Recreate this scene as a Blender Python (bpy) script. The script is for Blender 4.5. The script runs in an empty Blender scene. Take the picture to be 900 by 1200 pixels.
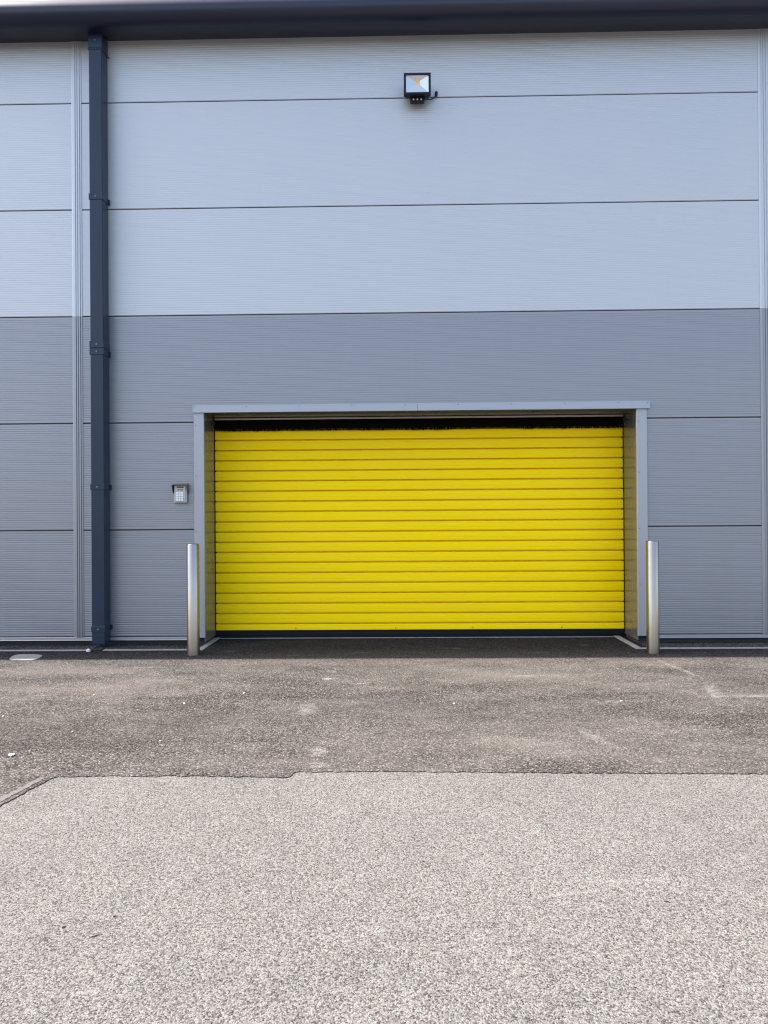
import bpy, bmesh, math, random
from mathutils import Vector, Matrix
random.seed(7)
scn = bpy.context.scene
COL = scn.collection
R = math.radians

# ------------------------------------------------------------------ helpers
class MB:
    """collects shapes and links them as ONE mesh object"""
    def __init__(self): self.bm = bmesh.new()
    def box(self, x0, x1, y0, y1, z0, z1, bevel=0.0, seg=1):
        r = bmesh.ops.create_cube(self.bm, size=1.0)
        vs = r['verts']
        for v in vs:
            v.co = Vector(((x0+x1)/2 + v.co.x*(x1-x0), (y0+y1)/2 + v.co.y*(y1-y0), (z0+z1)/2 + v.co.z*(z1-z0)))
        if bevel:
            es = {e for v in vs for e in v.link_edges}
            bmesh.ops.bevel(self.bm, geom=list(es), offset=bevel, segments=seg, profile=0.5, affect='EDGES', clamp_overlap=True)
        return self
    def cyl(self, c, axis, r0, r1, h, n=24, cap=True):
        r = bmesh.ops.create_cone(self.bm, cap_ends=cap, segments=n, radius1=r0, radius2=r1, depth=h)
        q = Vector(axis).to_track_quat('Z', 'Y').to_matrix().to_4x4()
        m = Matrix.Translation(Vector(c)) @ q
        bmesh.ops.transform(self.bm, matrix=m, verts=r['verts'])
        return self
    def lathe(self, prof, n=48, c=(0, 0)):
        rings = []
        for rr, z in prof:
            if rr < 1e-6: rings.append([self.bm.verts.new((c[0], c[1], z))])
            else: rings.append([self.bm.verts.new((c[0]+rr*math.cos(2*math.pi*i/n), c[1]+rr*math.sin(2*math.pi*i/n), z)) for i in range(n)])
        for a, b in zip(rings, rings[1:]):
            for i in range(n):
                j = (i+1) % n
                if len(a) == 1 and len(b) == 1: continue
                if len(a) == 1: self.bm.faces.new((a[0], b[j], b[i]))
                elif len(b) == 1: self.bm.faces.new((a[i], a[j], b[0]))
                else: self.bm.faces.new((a[i], a[j], b[j], b[i]))
        return self
    def profile_x(self, pts, x0, x1, close=False, caps=False):
        """extrude a (y,z) polyline along x"""
        a = [self.bm.verts.new((x0, y, z)) for y, z in pts]
        b = [self.bm.verts.new((x1, y, z)) for y, z in pts]
        n = len(pts)
        for i in range(n if close else n-1):
            j = (i+1) % n
            self.bm.faces.new((a[i], b[i], b[j], a[j]))
        if caps and close:
            self.bm.faces.new(a); self.bm.faces.new(list(reversed(b)))
        return self
    def profile_z(self, pts, z0, z1, close=True, caps=True):
        """extrude a closed (x,y) outline along z"""
        a = [self.bm.verts.new((x, y, z0)) for x, y in pts]
        b = [self.bm.verts.new((x, y, z1)) for x, y in pts]
        n = len(pts)
        for i in range(n if close else n-1):
            j = (i+1) % n
            self.bm.faces.new((a[i], a[j], b[j], b[i]))
        if caps and close:
            self.bm.faces.new(list(reversed(a))); self.bm.faces.new(b)
        return self
    def quad(self, *p):
        self.bm.faces.new([self.bm.verts.new(q) for q in p]); return self
    def tube(self, pts, r, n=10):
        pts = [Vector(p) for p in pts]; rings = []
        for i, p in enumerate(pts):
            t = (pts[min(i+1, len(pts)-1)] - pts[max(i-1, 0)]).normalized()
            u = t.cross(Vector((0.13, 0.2, 1))).normalized(); w = t.cross(u)
            rings.append([self.bm.verts.new(p + r*(math.cos(2*math.pi*k/n)*u + math.sin(2*math.pi*k/n)*w)) for k in range(n)])
        for a, b in zip(rings, rings[1:]):
            for k in range(n): self.bm.faces.new((a[k], a[(k+1) % n], b[(k+1) % n], b[k]))
        self.bm.faces.new(rings[0]); self.bm.faces.new(list(reversed(rings[-1])))
        return self
    def rock(self, c, s, flat=0.6):
        r = bmesh.ops.create_icosphere(self.bm, subdivisions=1, radius=1.0)
        rot = Matrix.Rotation(random.uniform(0, 6.28), 3, 'Z')
        sx, sy, sz = s*random.uniform(.7, 1.3), s*random.uniform(.7, 1.3), s*flat*random.uniform(.7, 1.2)
        for v in r['verts']:
            q = v.co * random.uniform(.75, 1.15)
            v.co = Vector(c) + rot @ Vector((q.x*sx, q.y*sy, q.z*sz))
        return self
    def build(self, name, mat, parent=None, smooth=False, origin=None, recalc=True):
        if recalc: bmesh.ops.recalc_face_normals(self.bm, faces=self.bm.faces)
        me = bpy.data.meshes.new(name); 
        if origin is not None: bmesh.ops.translate(self.bm, vec=-Vector(origin), verts=self.bm.verts)
        self.bm.to_mesh(me); self.bm.free()
        if smooth == 'auto':
            me.shade_smooth()
            try: me.set_sharp_from_angle(angle=R(35))
            except Exception: pass
        elif smooth: me.shade_smooth()
        me.materials.append(mat)
        o = bpy.data.objects.new(name, me); COL.objects.link(o)
        if origin is not None: o.location = origin
        if parent is not None:
            o.parent = parent
            o.matrix_parent_inverse = Matrix.Translation(-parent.location)
        return o

def empty(name, loc, label, cat, group=None):
    o = bpy.data.objects.new(name, None); COL.objects.link(o); o.location = loc
    o['label'] = label; o['category'] = cat
    if group: o['group'] = group
    return o
def tag(o, label=None, cat=None, group=None, kind=None):
    if label: o['label'] = label
    if cat: o['category'] = cat
    if group: o['group'] = group
    if kind: o['kind'] = kind
    return o

# ------------------------------------------------------------------ materials
class NT:
    def __init__(self, name):
        self.m = bpy.data.materials.new(name); self.m.use_nodes = True
        self.t = self.m.node_tree; self.n = self.t.nodes; self.p = self.n['Principled BSDF']
        self.pos = self.n.new('ShaderNodeNewGeometry').outputs['Position']
    def link(self, a, b): self.t.links.new(a, b)
    def val(self, sock, v):
        if hasattr(v, 'is_output'): self.link(v, sock)
        else: sock.default_value = v
    def noise(self, scale, detail=2, rough=.5, vec=None, stretch=None):
        v = vec or self.pos
        if stretch: v = self.vmath('MULTIPLY', v, stretch)
        k = self.n.new('ShaderNodeTexNoise'); k.inputs['Scale'].default_value = scale
        k.inputs['Detail'].default_value = detail; k.inputs['Roughness'].default_value = rough
        self.link(v, k.inputs['Vector']); return k.outputs['Fac']
    def vor(self, scale, feature='F1', out='Color', rnd=1.0, vec=None):
        k = self.n.new('ShaderNodeTexVoronoi'); k.feature = feature; k.inputs['Scale'].default_value = scale
        k.inputs['Randomness'].default_value = rnd
        self.link(vec or self.pos, k.inputs['Vector']); return k.outputs[out]
    def math(self, op, a, b=0.0, clamp=False):
        k = self.n.new('ShaderNodeMath'); k.operation = op; k.use_clamp = clamp
        self.val(k.inputs[0], a); self.val(k.inputs[1], b); return k.outputs[0]
    def vmath(self, op, a, b):
        k = self.n.new('ShaderNodeVectorMath'); k.operation = op
        self.val(k.inputs[0], a); self.val(k.inputs[1], b)
        return k.outputs['Value'] if op in ('LENGTH', 'DOT_PRODUCT') else k.outputs['Vector']
    def ramp(self, fac, *stops, interp='LINEAR'):
        k = self.n.new('ShaderNodeValToRGB'); k.color_ramp.interpolation = interp
        e = k.color_ramp.elements
        while len(e) < len(stops): e.new(0.5)
        for i, (p, c) in enumerate(stops):
            e[i].position = p; e[i].color = (c, c, c, 1) if not hasattr(c, '__len__') else (*c, 1)
        self.link(fac, k.inputs[0]); return k.outputs[0]
    def mix(self, fac, a, b, blend='MIX'):
        k = self.n.new('ShaderNodeMix'); k.data_type = 'RGBA'; k.blend_type = blend
        self.val(k.inputs[0], fac)
        for s, v in ((k.inputs[6], a), (k.inputs[7], b)):
            if hasattr(v, 'is_output'): self.link(v, s)
            else: s.default_value = (*v, 1)
        return k.outputs[2]
    def ell(self, cx, cy, rx, ry, rot=0, soft=.6):
        """soft elliptical mask on the ground plane"""
        k = self.n.new('ShaderNodeVectorRotate'); k.rotation_type = 'Z_AXIS'
        self.link(self.pos, k.inputs['Vector']); k.inputs['Center'].default_value = (cx, cy, 0); k.inputs['Angle'].default_value = -rot
        d = self.vmath('MULTIPLY', self.vmath('SUBTRACT', k.outputs[0], (cx, cy, 0)), (1/rx, 1/ry, 0))
        l = self.vmath('LENGTH', d, (0, 0, 0))
        return self.ramp(l, (max(0.0, 1-soft), 1.0), (1.0, 0.0))
    def bump(self, h, strength=.5, dist=.005):
        k = self.n.new('ShaderNodeBump'); k.inputs['Strength'].default_value = strength; k.inputs['Distance'].default_value = dist
        self.link(h, k.inputs['Height']); self.link(k.outputs[0], self.p.inputs['Normal'])
    def base(self, c):
        if hasattr(c, 'is_output'): self.link(c, self.p.inputs['Base Color'])
        else: self.p.inputs['Base Color'].default_value = (*c, 1)
    def set(self, **kw):
        for k, v in kw.items():
            self.val(self.p.inputs[k.replace('_', ' ')], v)
        return self.m

def paint(name, c, rough=.4, var=.06, metal=0.0, spec=.5, coat=0.0, nscale=1.3, dirt=0.0):
    t = NT(name)
    a = t.noise(nscale, 4, .6); b = t.noise(60, 2)
    f = t.math('ADD', t.math('MULTIPLY', a, .8), t.math('MULTIPLY', b, .2))
    lo = tuple(x*(1-var) for x in c); hi = tuple(min(1, x*(1+var)) for x in c)
    colr = t.ramp(f, (.3, lo), (.7, hi))
    if dirt:   # splash-back dust from the ground, drip streaks
        sep = t.n.new('ShaderNodeSeparateXYZ'); t.link(t.pos, sep.inputs[0])
        low = t.ramp(sep.outputs[2], (0.08, 1.0), (0.55, 0.0))
        st = t.noise(3.0, 4, .6, stretch=(6, 1, .35))
        colr = t.mix(t.math('MULTIPLY', low, t.math('MULTIPLY', st, dirt)), colr, (.20, .185, .165))
        st2 = t.ramp(t.noise(2.0, 3, .6, stretch=(9, 1, .12)), (.55, 0.0), (.8, 1.0))
        colr = t.mix(t.math('MULTIPLY', st2, dirt*.25), colr, tuple(x*.75 for x in c))
    t.base(colr)
    t.set(Roughness=t.ramp(a, (.3, max(.03, rough-.05)), (.7, rough+.05)), Metallic=metal, Specular_IOR_Level=spec, Coat_Weight=coat, Coat_Roughness=.15)
    return t.m

M = {}
M['light_panel'] = paint('light_grey_cladding', (.46, .485, .52), .42, .025, metal=.35, dirt=.12)
M['dark_panel'] = paint('mid_grey_cladding', (.248, .26, .292), .36, .03, metal=.5, dirt=.30)
M['trim'] = paint('grey_trim', (.32, .342, .385), .4, .03, metal=.4, dirt=.15)
M['strip_light'] = paint('light_cover_strip', (.50, .53, .575), .42, .02, metal=.35)
M['strip_dark'] = paint('grey_cover_strip', (.272, .285, .32), .36, .03, metal=.5, dirt=.25)
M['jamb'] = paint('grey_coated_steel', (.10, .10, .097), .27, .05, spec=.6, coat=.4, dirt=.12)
M['gutter'] = paint('slate_blue_gutter', (.009, .012, .034), .36, .05, spec=.45)
M['pipe'] = paint('slate_blue_pipe', (.009, .021, .049), .36, .06, spec=.35, dirt=.03)
M['screw'] = paint('screw_steel', (.22, .22, .24), .4, .05, metal=.6)
M['backing'] = paint('dark_joint', (.03, .033, .042), .7, .05)
M['plinth'] = paint('dark_plinth', (.035, .035, .037), .9, .2)
M['roof'] = paint('roof_sheet', (.05, .058, .075), .5, .05)
M['rubber'] = paint('black_rubber', (.006, .007, .010), .6, .1, spec=.2)
M['brush'] = paint('black_bristle', (.004, .004, .004), .9, .1, spec=.03)
M['header'] = paint('pale_aluminium', (.55, .52, .47), .4, .04, metal=.2)
M['lamp_black'] = paint('black_lamp_case', (.010, .011, .020), .45, .1, spec=.25)
M['chip'] = paint('led_phosphor', (.85, .55, .08), .5, .03)
M['bolt'] = paint('bright_bolt', (.5, .52, .55), .4, .05, metal=.3)
M['zinc'] = paint('keypad_case', (.36, .35, .335), .38, .06, metal=.55)
M['key_plate'] = paint('keypad_face', (.40, .40, .385), .4, .05, metal=.35)
M['key'] = paint('pale_key', (.75, .78, .84), .4, .03)
M['dark_plastic'] = paint('dark_plastic', (.02, .022, .02), .3, .1)
M['hood'] = paint('hood_grey', (.10, .10, .105), .4, .08, metal=.3)
M['concrete'] = paint('pale_concrete', (.265, .26, .25), .9, .2, nscale=9)
M['stone_white'] = paint('pale_stone', (.72, .70, .66), .9, .15, nscale=30)
M['rubble'] = paint('broken_tarmac', (.022, .022, .023), .95, .3, nscale=30)

def yellow():
    t = NT('yellow_shutter')
    a = t.noise(1.2, 4, .6); b = t.noise(3, 3, .6, stretch=(.4, 1, 9))
    c = t.ramp(t.math('ADD', t.math('MULTIPLY', a, .5), t.math('MULTIPLY', b, .5)), (.32, (.985, .70, .001)), (.68, (.998, .73, .001)))
    t.base(c);
    return t.set(Roughness=.5, Specular_IOR_Level=.12)
M['yellow'] = yellow()

def steel():
    t = NT('brushed_stainless')
    a = t.noise(4, 3, .6, stretch=(14, 14, .6)); s = t.noise(2.0, 4, .6)
    t.base(t.ramp(a, (.3, (.315, .295, .27)), (.7, (.37, .35, .32))))
    m = t.set(Metallic=1.0, Roughness=t.ramp(s, (.3, .27), (.75, .36)))
    return m
M['steel'] = steel()

def mirror():
    t = NT('lamp_reflector')
    t.base((.62, .61, .60)); return t.set(Metallic=1.0, Roughness=.12)
M['reflector'] = mirror()

def glass():
    m = bpy.data.materials.new('lamp_glass'); m.use_nodes = True; n = m.node_tree.nodes; l = m.node_tree.links
    for k in list(n): n.remove(k)
    o = n.new('ShaderNodeOutputMaterial'); mx = n.new('ShaderNodeMixShader'); tr = n.new('ShaderNodeBsdfTransparent'); gl = n.new('ShaderNodeBsdfGlossy')
    gl.inputs['Roughness'].default_value = .02; fr = n.new('ShaderNodeValue'); fr.outputs[0].default_value = .06
    l.new(fr.outputs[0], mx.inputs[0]); l.new(tr.outputs[0], mx.inputs[1]); l.new(gl.outputs[0], mx.inputs[2]); l.new(mx.outputs[0], o.inputs[0])
    return m
M['glass'] = glass()

def old_asphalt():
    """old weathered surface: pale chippings standing in dark binder"""
    t = NT('worn_chipping_asphalt')
    c1 = t.vor(200, 'F1', 'Color'); d1 = t.vor(200, 'F1', 'Distance')
    sep = t.n.new('ShaderNodeSeparateColor'); t.link(c1, sep.inputs[0])
    g1 = t.noise(230, 3, .65); g2 = t.noise(110, 3, .6)
    v = t.math('ADD', t.math('MULTIPLY', sep.outputs[0], .34), t.math('ADD', t.math('MULTIPLY', g1, .80), t.math('MULTIPLY', g2, .36)))
    v = t.math('SUBTRACT', v, .25)
    c = t.ramp(v, (.26, (.022, .021, .020)), (.40, (.078, .075, .072)), (.56, (.138, .133, .128)), (.72, (.19, .183, .177)), (.90, (.265, .257, .248)))
    pink = t.ramp(sep.outputs[2], (.94, 0.0), (.97, .3))
    c = t.mix(pink, c, (.15, .11, .095))
    big = t.noise(.9, 5, .65); mid = t.noise(6, 4, .6)
    c = t.mix(1.0, c, t.ramp(big, (.3, (.98, .975, .965)), (.7, (1.10, 1.095, 1.08))), 'MULTIPLY')
    c = t.mix(1.0, c, t.ramp(mid, (.3, .94), (.7, 1.06)), 'MULTIPLY')
    # scuffs: thin pale scrapes and the odd dark crack
    scr = t.ramp(t.noise(3.1, 3, .6, stretch=(1.0, 6.5, 1)), (.66, 0.0), (.74, .4))
    c = t.mix(t.math('MULTIPLY', scr, t.ramp(t.noise(30, 2), (.45, 0.0), (.6, 1.0))), c, (.27, .26, .25))
    for (x, y, rx, ry, ro) in ((.16, -4.62, .17, .010, .28), (.20, -4.76, .16, .009, .25), (.72, -4.42, .25, .012, .08), (.55, -4.50, .16, .012, .2), (-.25, -3.86, .12, .008, 1.1), (.0, -3.6, .14, .009, .05)):
        c = t.mix(t.math('MULTIPLY', t.ell(x, y, rx, ry, ro, .8), t.ramp(t.noise(45, 2), (.40, 0.0), (.55, .45))), c, (.24, .232, .223))
    for (x, y, rx, ry, ro) in ((-.988, -4.70, .008, .009, .3), (-.878, -4.745, .016, .006, .5), (-.86, -4.64, .006, .007, 0), (.83, -4.55, .014, .005, -.3)):
        c = t.mix(t.ell(x, y, rx, ry, ro, .4), c, (.015, .014, .013))
    t.base(c)
    h = t.math('ADD', t.math('SUBTRACT', t.math('MULTIPLY', g1, 1.2), t.math('MULTIPLY', d1, .5)), t.math('MULTIPLY', g2, .5))
    t.bump(h, .8, .005)
    return t.set(Roughness=.95, Specular_IOR_Level=.1)
M['old_asphalt'] = old_asphalt()

def apron():
    """smoother, darker, dusty tarmac laid up to the wall"""
    t = NT('dusty_dark_tarmac')
    d1 = t.vor(125, 'F1', 'Distance'); c1 = t.vor(125, 'F1', 'Color')
    sep = t.n.new('ShaderNodeSeparateColor'); t.link(c1, sep.inputs[0])
    c = t.ramp(sep.outputs[0], (0.0, (.014, .013, .012)), (.35, (.062, .057, .053)), (.75, (.112, .101, .093)), (.93, (.16, .146, .135)), (1.0, (.26, .245, .23)))
    c = t.mix(1.0, c, t.ramp(d1, (.30, 1.0), (.65, .45)), 'MULTIPLY')
    big = t.noise(.55, 5, .6, stretch=(.55, 1.3, 1)); mid = t.noise(2.6, 5, .65, stretch=(.7, 1.5, 1)); sm = t.noise(14, 3, .6)
    dust = t.math('ADD', t.math('MULTIPLY', big, .55), t.math('MULTIPLY', mid, .45))
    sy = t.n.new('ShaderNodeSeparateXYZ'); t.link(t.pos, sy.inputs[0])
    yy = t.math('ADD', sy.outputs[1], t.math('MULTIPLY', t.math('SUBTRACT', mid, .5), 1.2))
    sunlit_worn = t.ramp(t.math('MULTIPLY', yy, -1.0), (.12, 0.0), (.80, 1.0))      # low near the wall: no dust film, shade painted in
    film = t.math('MULTIPLY', t.ramp(dust, (.42, 0.0), (.66, .55)), sunlit_worn)
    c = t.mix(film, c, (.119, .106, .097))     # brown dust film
    c = t.mix(sunlit_worn, t.mix(1.0, c, (.42, .46, .54), 'MULTIPLY'), c)  # building's shade painted into the colour: strip by the wall darker and bluer
    c = t.mix(1.0, c, t.ramp(mid, (.3, .80), (.7, 1.16)), 'MULTIPLY')
    c = t.mix(1.0, c, t.ramp(sm, (.3, .90), (.7, 1.10)), 'MULTIPLY')
    def dark(x, y, rx, ry, ro, k):
        return t.math('MULTIPLY', t.ell(x, y, rx, ry, ro, .9), k)
    for a in ((-2.2, -2.75, .55, .45, 0, .35), (-1.25, -2.55, .8, .38, .1, .35), (-1.5, -2.95, .6, .2, 0, .2), (.0, -2.2, .9, .35, .05, .25), (.9, -2.3, .7, .5, .2, .2), (1.6, -2.2, .6, .4, 0, .15), (2.4, -1.4, .45, .4, 0, .2), (-.2, -1.0, 1.6, .12, 0, .2)):
        c = t.mix(dark(*a), c, (.040, .038, .037))
    # dust drifts
    for a in ((-1.9, -1.7, .9, .35, .1, .25), (1.0, -1.3, 1.0, .35, 0, .3), (2.4, -1.95, .7, .10, 0, .35), (-2.6, -1.1, .7, .2, 0, .35), (.55, -3.0, .9, .25, .1, .18), (-.6, -3.25, 1.2, .18, 0, .2)):
        c = t.mix(dark(*a), c, (.155, .138, .125))
    nz = t.math('MULTIPLY', t.ramp(t.noise(22, 4, .7), (.40, 0.0), (.56, 1.0)), t.ramp(t.noise(150, 2, .6), (.38, .1), (.56, .95)))
    def pale(x, y, rx, ry, ro, k):
        return t.math('MULTIPLY', t.math('MULTIPLY', t.ell(x, y, rx, ry, ro, .6), nz), k)
    marks = ((-.513, -1.17, .045, .07, .2, .55), (-.505, -1.41, .075, .055, .1, .95), (-.564, -2.27, .075, .17, .1, .5), (-.412, -3.10, .065, .085, 0, .5), (-.391, -3.30, .075, .05, 0, .6),
             (-.284, -1.58, .10, .03, .1, .5), (2.17, -1.1, .035, .42, .12, .5), (2.12, -1.85, .06, .32, -.25, .5), (2.5, -1.97, .5, .04, .02, .45), (.95, -1.35, .10, .06, 0, .35), (1.38, -2.1, .07, .05, .3, .5),
             (1.05, -2.85, .05, .3, .3, .3), (-2.4, -1.9, .12, .03, .2, .4), (-2.0, -.98, .2, .04, 0, .3),
             (-.35, -.38, .14, .035, .2, .35), (-.9, -.5, .09, .04, .5, .35), (.5, -.2, .12, .05, -.2, .25), (1.2, -.42, .16, .03, .1, .25), (2.6, -.45, .1, .02, .2, .4), (-1.5, -.3, .08, .05, .3, .35), (1.7, -.05, .06, .05, 0, .3))
    for a in marks:
        c = t.mix(pale(*a), c, (.28, .265, .25))
    t.base(c)
    h = t.math('SUBTRACT', t.math('MULTIPLY', sep.outputs[1], .6), d1)
    t.bump(h, .85, .004)
    return t.set(Roughness=.95, Specular_IOR_Level=.08)
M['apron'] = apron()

def strip_tarmac():
    t = NT('clean_black_tarmac')
    c1 = t.vor(140, 'F1', 'Color'); d1 = t.vor(140, 'F1', 'Distance')
    sep = t.n.new('ShaderNodeSeparateColor'); t.link(c1, sep.inputs[0])
    c = t.ramp(sep.outputs[0], (0.0, .012), (.6, .045), (.95, .085), (1.0, .2))
    t.base(t.mix(1.0, c, t.ramp(t.noise(4, 4, .6), (.3, .7), (.7, 1.3)), 'MULTIPLY')); t.bump(d1, .8, -.004)
    return t.set(Roughness=.85, Specular_IOR_Level=.3)
M['gravel'] = strip_tarmac()

# ------------------------------------------------------------------ dimensions
XA, XB = -22.0, 22.0                     # building ends
DL, DR, DT = -1.790, 2.211, 2.165        # door opening
DEPTH = .415
JOINTS = [.085, 1.08, 2.08, 3.08, 4.08, 5.08, 5.70]
SL0, SL1, SR0, SR1 = -3.019, -2.930, 3.357, 3.447   # cover strips
PITCH = 1/48

# ------------------------------------------------------------------ the warehouse
wh = empty('warehouse', (0.2, 0, 0), 'two-tone grey ribbed metal warehouse with a wide yellow roller shutter', 'warehouse')

def rib_profile(z0, z1):
    d = .0007 if z0 > 3 else .0010
    """micro-rib panel face between two joints, listed bottom to top as (y,z)"""
    pts = [(.014, z0+.004), (.0035, z0+.004), (0, z0+.009)]
    k = math.ceil((z0+.016)/PITCH)
    while (k+1)*PITCH < z1-.012:
        z = k*PITCH
        pts += [(0, z), (d, z+PITCH*.18), (d, z+PITCH*.36), (0, z+PITCH*.54)]
        k += 1
    pts += [(0, z1-.007), (.0035, z1-.004), (.014, z1-.004)]
    return pts
def panel(segs, mat):
    b = MB()
    for x0, x1, z0, z1 in segs: b.profile_x(rib_profile(z0, z1), x0, x1)
    return b.build('wall_panel', mat, wh)
for i, (z0, z1) in enumerate(zip(JOINTS, JOINTS[1:])):
    mat = M['light_panel'] if z0 > 3.0 else M['dark_panel']
    panel([(XA, SL0, z0, z1)], mat); panel([(SR1, XB, z0, z1)], mat)
    if i < 2:
        panel([(SL1, DL-.05, z0, z1)], mat); panel([(DR+.05, SR0, z0, z1)], mat)
    elif i == 2:
        panel([(SL1, DL-.05, z0, z1), (DL-.05, DR+.05, DT+.03, z1), (DR+.05, SR0, z0, z1)], mat)
    else:
        panel([(SL1, SR0, z0, z1)], mat)
# solid wall behind the cladding, with the door opening left free
b = MB()
b.box(XA, DL-.03, .0145, .40, .075, 5.72); b.box(DR+.03, XB, .0145, .40, .075, 5.72); b.box(DL-.03, DR+.03, .0145, .30, DT+.03, 5.72)
b.build('inner_wall', M['backing'], wh)
b = MB(); b.box(XA, DL-.012, .05, .39, 0, .074); b.box(DR+.012, XB, .05, .39, 0, .074)
b.build('plinth', M['plinth'], wh)
# end walls, back wall, floor void behind the shutter
b = MB(); b.box(XA, XA+.2, .405, 24, 0, 5.9); b.box(XB-.2, XB, .405, 24, 0, 5.9); b.box(XA+.2, XB-.2, 23.8, 24, 0, 5.9)
b.build('outer_wall', M['light_panel'], wh)
# roof: shallow pitch rising from the gutter
b = MB(); b.profile_x([(-.10, 5.850), (.1, 5.872), (12, 6.9), (24.3, 5.85), (24.3, 5.75), (12, 6.8), (.1, 5.775), (-.10, 5.76)], XA-.1, XB+.1, close=True, caps=True)
b.build('roof', M['roof'], wh)
# bull-nosed eaves gutter
cy, cz, gr = -.230, 5.747, .119
pts = [(.012, 5.662), (-.04, 5.652)]
for k in range(0, 25):
    a = R(-95 - k*(190/24)); pts.append((cy + gr*math.cos(a)*1.0, cz + gr*math.sin(a)))
pts += [(-.10, 5.873), (.012, 5.885)]
b = MB()
b.profile_x(pts, XA-.12, XB+.12)
g = b.build('gutter', M['gutter'], wh, smooth='auto')
# vertical cover strips over the panel joints, three shallow ribs
def strip_outline(x0, x1):
    w = x1-x0; o = [(x0, .02), (x0, -.004), (x0+.1*w, -.006)]
    for a, bb in ((.30, .38), (.50, .58), (.74, .82)):
        o += [(x0+(a-.03)*w, -.006), (x0+a*w, -.014), (x0+bb*w, -.014), (x0+(bb+.03)*w, -.006)]
    return o + [(x1-.05*w, -.006), (x1, -.004), (x1, .02)]
for x0, x1 in ((SL0, SL1), (SR0, SR1)):
    o = strip_outline(x0-.002, x1+.002)
    MB().profile_z(o, 3.08, 5.70).build('cover_strip', M['strip_light'], wh)
    MB().profile_z(o, .086, 3.079).build('cover_strip', M['strip_dark'], wh)
# drip flashing along the foot of the cladding
for x0, x1 in ((XA, DL-.098), (DR+.098, XB)):
    MB().profile_x([(.03, .083), (-.006, .083), (-.010, .079), (-.011, .060), (-.016, .054), (-.012, .054), (.03, .070)], x0, x1, close=True, caps=True).build('drip_flashing', M['strip_dark'], wh)

# --- door surround
for s, x0, x1 in ((-1, DL-.097, DL), (1, DR, DR+.098)):
    xi = DL if s < 0 else DR
    b = MB()
    b.profile_z([(x0, .01), (x0, -.014), (x0+.004, -.018), (x1-.004, -.018), (x1, -.014), (x1, .01)], .076, DT+.001)
    tr = b.build('jamb_trim', M['trim'], wh)
    for z in (1.578, 1.061, .55, 2.05): MB().cyl((x0+.02, -.020, z), (0, -1, 0), .006, .005, .005, 10).build('screw', M['screw'], tr)
    b = MB()
    if s < 0: b.box(DL-.012, DL, .0105, DEPTH, .035, DT)
    else: b.box(DR, DR+.012, .0105, DEPTH, .035, DT)
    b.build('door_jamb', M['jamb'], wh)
b = MB(); b.box(DL, DR, .0105, DEPTH+.2, DT, DT+.012)
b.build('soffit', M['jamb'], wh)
for x0, x1 in ((-1.888, .1955), (.1975, 2.329)):
    b = MB(); b.profile_x([(.004, 2.238), (-.030, 2.236), (-.034, 2.232), (-.036, 2.176), (-.039, 2.166), (-.036, 2.164), (.004, 2.168)], x0, x1, close=True, caps=True)
    lf = b.build('lintel_flashing', M['trim'], wh)
    for x in [q for q in [-1.389+.49*k for k in range(-1, 8)] if x0+.02 < q < x1-.01] + ([-1.871] if x0 < 0 else [2.31]):
        MB().cyl((x, -.036, 2.220), (0, -1, 0), .006, .005, .006, 10).build('screw', M['screw'], lf)

# --- yellow roller shutter: convex interlocking slats
YS = .398
pts = []; z = .085; first = True
zb = .0915
def slat(z0, h):
    o = [(YS+.045, z0), (YS+.012, z0-.0005), (YS+.001, z0-.0002), (YS-.001, z0+.004)]
    for f in (.12, .27, .30, .33, .5, .66, .69, .72, .84):
        bow = -.0025*(1-(2*f-1)**2)
        groove = .0016 if f in (.30, .69) else 0.0
        o.append((YS-.001+bow+groove, z0+h*f))
    o += [(YS-.001, z0+h-.0205), (YS+.004, z0+h-.0150), (YS+.010, z0+h-.0132), (YS+.045, z0+h-.0125)]
    return o
z = .092; hs = .1003
pts += slat(z - .043, hs)[6:]
z += hs - .043
pts = [(YS+.004, .092), (YS-.001, .094)] + pts
while z < 2.13:
    pts += slat(z, hs); z += hs
b = MB(); b.profile_x(pts, DL+.002, DR-.002)
sh = b.build('roller_shutter', M['yellow'], wh)
sh['label'] = 'bright yellow roller shutter of horizontal slats'
b = MB(); b.box(DL+.004, DR-.004, YS+.006, YS+.028, .055, .0915, .002); b.profile_x([(YS+.004, .055), (YS+.0, .050), (YS+.0, .030), (YS+.006, .026), (YS+.006, .010), (YS+.02, .004), (YS+.03, .055)], DL+.004, DR-.004, close=True, caps=True)
b.build('bottom_rail', M['rubber'], sh)
for x in (-1.0, -.02, .73, 1.6): MB().cyl((x, YS-.004, .097), (0, -1, 0), .006, .005, .006, 10).build('screw', M['screw'], sh)
for x0, x1 in ((DL+.0005, DL+.006), (DR-.006, DR-.0005)):
    b = MB(); b.box(x0, x1, YS-.018, YS-.012, .01, 2.10); b.build('guide_rail', M['rubber'], sh)
b = MB(); b.box(DL+.012, DR-.012, .335, .375, 2.143, 2.159, .002)
b.build('header_rail', M['header'], sh)
b = MB(); b.box(DL+.012, DR-.012, .352, .366, 2.055, 2.144)
random.seed(3)
x = DL+.014; drift = 0
while x < DR-.016:
    w = random.uniform(.0022, .0065); drift = .85*drift + random.uniform(-.0035, .0035)
    zl = 2.034 + drift*.5 + random.choice((0, 0, 0, .004, .008, -.003)) + (.006 if .55 < x < 1.15 else 0)
    yo = random.uniform(-.006, .006); lean = random.uniform(-.004, .004)
    p = [(x, .356+yo, 2.07), (x+w, .356+yo, 2.07), (x+w+lean, .360+yo, zl), (x+lean, .360+yo, zl)]
    b.quad(*p); b.quad(*[(a, c+.003, d) for a, c, d in reversed(p)])
    x += w*random.uniform(.7, 1.15)
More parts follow.
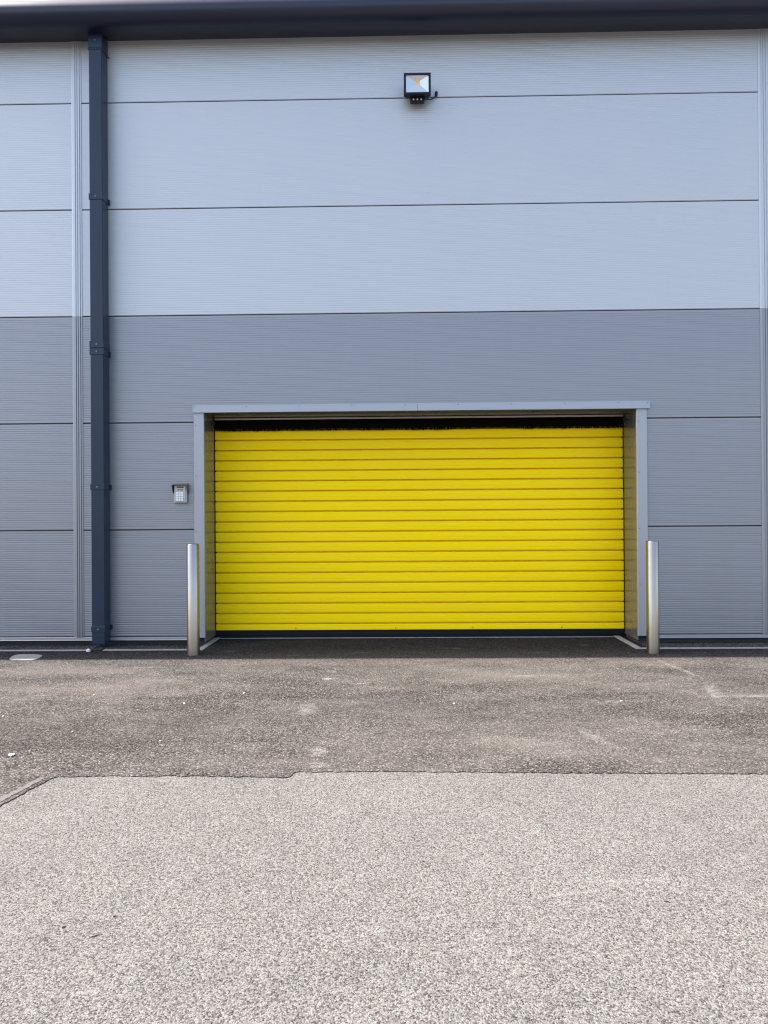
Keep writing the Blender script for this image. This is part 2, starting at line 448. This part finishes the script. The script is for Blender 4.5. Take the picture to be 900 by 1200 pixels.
b.build('brush_seal', M['brush'], sh, recalc=False)
# dark store interior seen under / over the shutter
b = MB(); b.box(DL-.4, DR+.4, 1.6, 1.62, 0.0, 3.2); b.build('inner_lining', M['backing'], wh)

# ------------------------------------------------------------------ downpipe
PX0, PX1, PY0, PY1 = -2.795, -2.675, -.150, -.012
dp = empty('downpipe', ((PX0+PX1)/2, -.08, .036), 'dark slate-blue square downpipe running from the eaves gutter to the ground', 'downpipe')
b = MB(); b.box(PX0, PX1, PY0, PY1, .036, 5.64, .006, 2)
b.build('pipe', M['pipe'], dp)
def collar(z0, z1, t, lug=True, scr=True):
    b = MB(); b.box(PX0-t, PX1+t, PY0-t, PY1+.002, z0, z1, .002)
    c = b.build('collar', M['pipe'], dp)
    if lug:
        for xa, xb in ((PX1+t*.5, PX1+.017),):
            MB().box(xa, xb, -.022, -.003, z0+.004, z1-.004, .003).build('fixing_lug', M['pipe'], c)
    if scr:
        b = MB(); b.cyl(((PX0+PX1)/2, PY0-t-.002, (z0+z1)/2), (0, -1, 0), .007, .006, .006, 12); b.build('screw', M['screw'], c)
collar(5.505, 5.640, .004, lug=False); collar(5.490, 5.503, .006, scr=False)
collar(4.112, 4.168, .005)
collar(2.752, 2.815, .0055, lug=False); collar(2.690, 2.747, .005)
collar(1.452, 1.506, .005)
collar(.152, .205, .004)

# ------------------------------------------------------------------ bollards
def bollard(x, y, label, h=.962, r=.0535):
    e = empty('bollard', (x, y, 0), label, 'bollard', 'stainless bollards beside the roller shutter')
    b = MB(); b.lathe([(r, -.05), (r, h-.004), (r-.0015, h-.0015)], 64)
    bmesh.ops.translate(b.bm, vec=(x, y, 0), verts=b.bm.verts)
    b.build('post', M['steel'], e, smooth='auto')
    b = MB(); b.lathe([(r-.0014, h-.002), (r-.004, h+.002), (r*.6, h+.0045), (0, h+.006)], 64)
    bmesh.ops.translate(b.bm, vec=(x, y, 0), verts=b.bm.verts)
    b.build('cap', M['steel'], e, smooth='auto')
    b = MB(); b.lathe([(r+.0005, .0005), (r+.018, .0008), (r+.015, .005), (r+.0005, .007)], 40)
    bmesh.ops.translate(b.bm, vec=(x, y, 0), verts=b.bm.verts)
    return e
bollard(-1.778, -.45, 'brushed steel bollard at the left jamb, nearer the entry keypad')
bollard(2.197, -.45, 'brushed steel bollard at the right jamb, farther from the downpipe')

# ------------------------------------------------------------------ floodlight
fl = empty('floodlight', (.2135, 0, 5.06), 'black LED floodlight with yellow chip high on the light grey wall', 'floodlight')
fx0, fx1, fz0, fz1, fy = .091, .336, 5.024, 5.213, -.165
gx0, gx1, gz0, gz1 = .112, .315, 5.038, 5.195
b = MB()
for bx in ((fx0, gx0, fz0, fz1), (gx1, fx1, fz0, fz1), (gx0, gx1, gz1, fz1), (gx0, gx1, fz0, gz0)):
    b.box(bx[0], bx[1], fy, fy+.052, bx[2], bx[3])
b.box(fx0+.012, fx1-.012, fy+.053, fy+.10, fz0+.012, fz1-.01, .008, 2)
for k in range(9):
    xx = fx0+.03+k*.0235; b.box(xx-.004, xx+.004, fy+.099, fy+.125, fz0+.02, fz1-.02)
hs_ = b.build('housing', M['lamp_black'], fl)
cx0, cx1, cz0, cz1, cyy = .1905, .2375, 5.121, 5.156, fy+.030
b = MB()
O = [(gx0, fy+.010, gz0), (gx1, fy+.010, gz0), (gx1, fy+.010, gz1), (gx0, fy+.010, gz1)]
I = [(cx0, cyy, cz0), (cx1, cyy, cz0), (cx1, cyy, cz1), (cx0, cyy, cz1)]
for k in range(4): b.quad(O[k], O[(k+1) % 4], I[(k+1) % 4], I[k])
rf = b.build('reflector', M['reflector'], fl, recalc=False)
b = MB(); b.box(cx0, cx1, cyy, cyy+.006, cz0, cz1); b.build('led_chip', M['chip'], rf)
b = MB(); b.quad((gx0, fy+.005, gz0), (gx1, fy+.005, gz0), (gx1, fy+.005, gz1), (gx0, fy+.005, gz1)); b.build('glass', M['glass'], fl)
b = MB(); b.box(.155, .275, -.105, -.055, 4.985, 5.022, .008, 2); b.box(.165, .265, -.056, -.002, 5.030, 5.070, .004); b.box(.150, .160, -.11, -.04, 5.00, 5.06); b.box(.270, .280, -.11, -.04, 5.00, 5.06)
br = b.build('bracket', M['lamp_black'], fl)
for x in (.180, .215, .250):
    b = MB(); b.cyl((x, -.108, 5.0035), (0, -1, 0), .0085, .0075, .006, 14); b.build('bolt', M['bolt'], br)
b = MB(); b.tube([(.262, -.045, 5.045), (.30, -.038, 5.041), (.335, -.028, 5.045), (.358, -.022, 5.056), (.380, -.018, 5.075), (.392, -.016, 5.090)], .0055)
b.cyl((.393, -.018, 5.098), (0.05, 0, 1), .012, .014, .034, 16); b.cyl((.394, -.010, 5.115), (0, 1, 0), .013, .013, .02, 16)
b.build('cable', M['lamp_black'], fl, smooth='auto')

# ------------------------------------------------------------------ door entry keypad
kp = empty('entry_keypad', (-2.01, 0, 1.33), 'small metal entry keypad with pale keys under a hood, left of the shutter', 'keypad')
kx0, kx1, kz0, kz1 = -2.070, -1.946, 1.328, 1.496
b = MB(); b.box(kx0, kx1, -.034, -.001, kz0, kz1, .006, 2); b.build('case', M['zinc'], kp)
b = MB(); b.box(kx0+.012, kx1-.012, -.040, -.0345, kz0+.012, kz1-.010, .002); fp = b.build('face_plate', M['key_plate'], kp)
b = MB(); b.profile_x([(-.001, kz1+.013), (-.072, kz1+.001), (-.074, kz1-.003), (-.001, kz1+.007)], kx0-.008, kx1+.006, close=True, caps=True)
for xs in (kx0-.008, kx1+.003):
    o = [(-.001, kz1+.007), (-.073, kz1-.002), (-.050, kz1-.055), (-.020, kz1-.080), (-.001, kz1-.085)]
    b.profile_x(o, xs, xs+.003, close=True, caps=True)
b.build('hood', M['hood'], kp)
for r_ in range(4):
    for c_ in range(3):
        x = -2.0125 + (c_-1)*.0235; z = 1.356 + r_*.0215
        b = MB(); b.box(x-.0098, x+.0098, -.0455, -.0402, z-.0088, z+.0088, .002); b.build('key', M['key'], fp)
b = MB(); b.box(-2.040, -1.975, -.0425, -.0402, 1.468, 1.481, .001); b.build('name_plate', M['dark_plastic'], fp)
b = MB()
for k in range(4): b.box(-2.008+k*.007, -2.0045+k*.007, -.0422, -.0402, 1.444, 1.458)
b.cyl((-2.023, -.0415, 1.451), (0, -1, 0), .007, .006, .004, 14)
b.build('speaker_grille', M['dark_plastic'], fp)

# ------------------------------------------------------------------ ground, road, apron, kerb
b = MB(); b.quad((-1500, -1500, -.03), (1500, -1500, -.03), (1500, 1500, -.03), (-1500, 1500, -.03))
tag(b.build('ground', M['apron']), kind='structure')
b = MB(); b.quad((-60, -60, -.004), (60, -60, -.004), (60, -3.0, -.004), (-60, -3.0, -.004))
tag(b.build('road', M['old_asphalt']), kind='structure')
# edge of the newer tarmac: slightly ragged, with a small step and a return towards the viewer
random.seed(11)
edge = []
key = [(60, -3.43), (3, -3.43), (1.699, -3.425), (1.116, -3.417), (.527, -3.404), (-.069, -3.385), (-.478, -3.392), (-.492, -3.40), (-.503, -3.455), (-.52, -3.468), (-1.06, -3.440), (-1.575, -3.452), (-1.600, -3.475), (-1.668, -3.806), (-2.0, -5.4), (-9.0, -40), (-13, -60)]
for (xa, ya), (xb, yb) in zip(key, key[1:]):
    L = math.hypot(xb-xa, yb-ya); n = max(1, min(260, int(L/.018)))
    for i in range(n):
        f = i/n; j = .008 if L > .03 else .003
        edge.append((xa+(xb-xa)*f + random.uniform(-j, j)*.6, ya+(yb-ya)*f + random.uniform(-j, j)))
edge.append(key[-1])
outline = edge + [(-60, -60), (-60, 24), (60, 24)]
bm = bmesh.new(); vs = [bm.verts.new((x, y, 0)) for x, y in outline]
f = bm.faces.new(vs)
ex = bmesh.ops.extrude_edge_only(bm, edges=list(bm.edges))
for v in [q for q in ex['geom'] if isinstance(q, bmesh.types.BMVert)]: v.co.z = -.012
bmesh.ops.triangulate(bm, faces=[q for q in bm.faces if len(q.verts) > 4])
b = MB(); b.bm.free(); b.bm = bm
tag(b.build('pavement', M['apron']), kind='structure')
# bitumen seal band along the return of the joint
b = MB(); random.seed(4)
prev = None; n = 130
for i in range(n+1):
    f = i/n; x = -1.612-.40*f; y = -3.47-1.95*f
    w = .016+random.uniform(-.003, .003); o = random.uniform(-.003, .003) - .03
    cur = ((x+o-w, y, .002), (x+o+w, y, .002))
    if prev: b.quad(prev[0], prev[1], cur[1], cur[0])
    prev = cur
def seal():
    t = NT('bitumen_seal'); t.base(t.ramp(t.noise(60, 3), (.3, (.05, .048, .046)), (.7, (.10, .097, .093)))); t.bump(t.noise(80, 3), .5, .004); return t.set(Roughness=.7)
tag(b.build('crack_seal', seal(), recalc=True), kind='structure')

# flush concrete edging along the wall foot, turning in at the door
def kb(x0, x1, y0, y1, z1=.006):
    return MB().box(x0, x1, y0, y1, -.05, z1, .003)
random.seed(5)
b = MB()
def run(xa, xb, y0, y1):
    x = xa
    while x < xb-.01:
        e = min(x+.915, xb)
        b.box(x+.002, e-.002, y0+random.uniform(-.002, .002), y1+random.uniform(-.002, .002), -.05, .006+random.uniform(-.001, .002), .003)
        x = e
run(XA, -2.775, -.255, -.205); run(-2.66, -1.806, -.245, -.197)
run(2.262, XB, -.275, -.225)
b.box(-1.804, -1.752, -.245, .412, -.05, .008, .003); b.box(2.170, 2.260, -.275, -.224, -.05, .006, .003)
b.box(2.110, 2.166, -.275, .412, -.05, .008, .003)
b.box(-1.750, 2.108, .374, .394, -.05, .005, .002)
tag(b.build('kerb', M['concrete']), kind='structure')
# loose grit between the edging and the wall
b = MB(); random.seed(9)
for i in range(2600):
    x = random.choice((random.uniform(-5, -1.9), random.uniform(2.25, 5.5)))
    yk = -.20 if x < 0 else -.22
    b.rock((x, random.uniform(yk+.004, .045), random.uniform(0.001, .006)), random.choice((.004, .006, .008, .010)), .6)
tag(b.build('gravel', M['gravel'], recalc=False), kind='stuff')
b = MB(); b.box(XA, DL-.02, -.2045, .05, -.02, .0035); b.box(DR+.02, XB, -.2245, .05, -.02, .0035)
tag(b.build('gravel_bed', M['gravel']), kind='structure')

# pale access cover in the shade at the far left
q = [(-3.300, -.668), (-3.352, -.425), (-3.085, -.452), (-3.040, -.705)]
poly = []
for i in range(4):                      # rounded corners
    p0, p1, p2 = Vector(q[i-1]), Vector(q[i]), Vector(q[(i+1) % 4])
    a_ = p1 + (p0-p1).normalized()*.085; b_ = p1 + (p2-p1).normalized()*.085
    for k in range(7):
        f_ = k/6; poly.append(tuple(a_*(1-f_)**2 + p1*2*f_*(1-f_) + b_*f_**2))
b = MB(); b.profile_z(poly, -.01, .007)
es = [e for e in b.bm.edges if all(v.co.z > 0 for v in e.verts)]
bmesh.ops.bevel(b.bm, geom=es, offset=.003, segments=2, affect='EDGES')
tag(b.build('access_cover', M['concrete'], origin=(-3.2, -.56, 0)), 'pale flat access cover in the dark tarmac near the downpipe', 'access cover')

# broken edging below the downpipe
random.seed(21)
b = MB()
for i in range(42):
    b.rock((random.uniform(-2.77, -2.665), random.gauss(-.235, .022), .006), random.uniform(.010, .022), .8)
tag(b.build('rubble', M['rubble'], origin=(-2.72, -.235, 0)), 'small heap of black broken tarmac in the gap in the edging under the downpipe', 'rubble')
b = MB(); b.rock((-2.762, -.305, .014), .021, .9)
tag(b.build('stone', M['stone_white'], origin=(-2.762, -.305, 0)), 'single white stone in shade beside the broken edging under the downpipe', 'stone')
b = MB(); b.rock((-1.953, -3.16, .006), .016, .45)
tag(b.build('stone', M['stone_white'], origin=(-1.953, -3.16, 0)), 'largest white stone on the tarmac, by the left border near the paving joint', 'stone')
for x, y in ((-2.052, -1.906), (-1.823, -2.751), (-2.386, -2.431), (-1.273, -2.926), (-1.372, -2.138), (-1.043, -1.87), (.353, -2.157), (1.425, -2.104)):
    b = MB(); b.rock((x, y, .004), random.uniform(.005, .009), .6)
    tag(b.build('stone', M['stone_white'], origin=(x, y, 0)), 'tiny white grit stone lying loose on the sunlit dark tarmac', 'stone', 'tiny white stones on the sunlit tarmac')

# ------------------------------------------------------------------ light
EL, PROF = R(52), R(86.86)
rel = math.acos(math.tan(EL)/math.tan(PROF))
sd = Vector((-math.sin(rel)*math.cos(EL), math.cos(rel)*math.cos(EL), math.sin(EL)))   # towards the sun, high on the left, just behind the wall
L = bpy.data.lights.new('sun', 'SUN'); L.energy = 5.0; L.angle = R(.53); L.color = (1, .955, .90)
so = bpy.data.objects.new('sun', L); COL.objects.link(so); so.rotation_euler = sd.to_track_quat('Z', 'Y').to_euler()
w = bpy.data.worlds.new('World'); scn.world = w; w.use_nodes = True
bg = w.node_tree.nodes['Background']; sk = w.node_tree.nodes.new('ShaderNodeTexSky'); sk.sky_type = 'NISHITA'
sk.sun_disc = False; sk.sun_elevation = EL; sk.sun_rotation = math.atan2(sd.x, sd.y); sk.altitude = 50; sk.air_density = 1.0; sk.dust_density = 2.2; sk.ozone_density = 1.0
tn = w.node_tree.nodes.new('ShaderNodeMix'); tn.data_type = 'RGBA'; tn.blend_type = 'MULTIPLY'; tn.inputs[0].default_value = 1.0; tn.inputs[7].default_value = (1.09, 1.0, .92, 1)   # warm tint added to the sky light, puts more red on the shutter
w.node_tree.links.new(sk.outputs[0], tn.inputs[6]); w.node_tree.links.new(tn.outputs[2], bg.inputs[0]); bg.inputs[1].default_value = .15

# ------------------------------------------------------------------ camera (level, turned a degree to the left)
yaw, pit, rol = -0.01741283, 0.00433615, -0.0071765
F = Vector((math.sin(yaw)*math.cos(pit), math.cos(yaw)*math.cos(pit), math.sin(pit)))
R0 = Vector((math.cos(yaw), -math.sin(yaw), 0)); U0 = R0.cross(F)
Rv = math.cos(rol)*R0 + math.sin(rol)*U0; Uv = -math.sin(rol)*R0 + math.cos(rol)*U0
cam = bpy.data.cameras.new('camera'); co = bpy.data.objects.new('camera', cam); COL.objects.link(co)
m = Matrix((Rv, Uv, -F)).transposed().to_4x4(); m.translation = (0, -6.86456, 1.20135); co.matrix_world = m
cam.sensor_fit = 'VERTICAL'; cam.sensor_height = 24; cam.sensor_width = 18; cam.lens = 867/1200*24
cam.clip_end = 5000; cam.clip_start = .05
scn.camera = co
scn.view_settings.view_transform = 'Standard'; scn.view_settings.look = 'None'; scn.view_settings.gamma = 1; scn.view_settings.use_curve_mapping = False
scn.view_settings.exposure = 1.72
scn.cycles.pixel_filter_type = 'BLACKMAN_HARRIS'; scn.cycles.filter_width = 1.2
scn.cycles.max_bounces = 8; scn.cycles.diffuse_bounces = 5
scn.cycles.use_denoising = True
scn.cycles.caustics_reflective = False; scn.cycles.caustics_refractive = False; scn.cycles.sample_clamp_indirect = 4
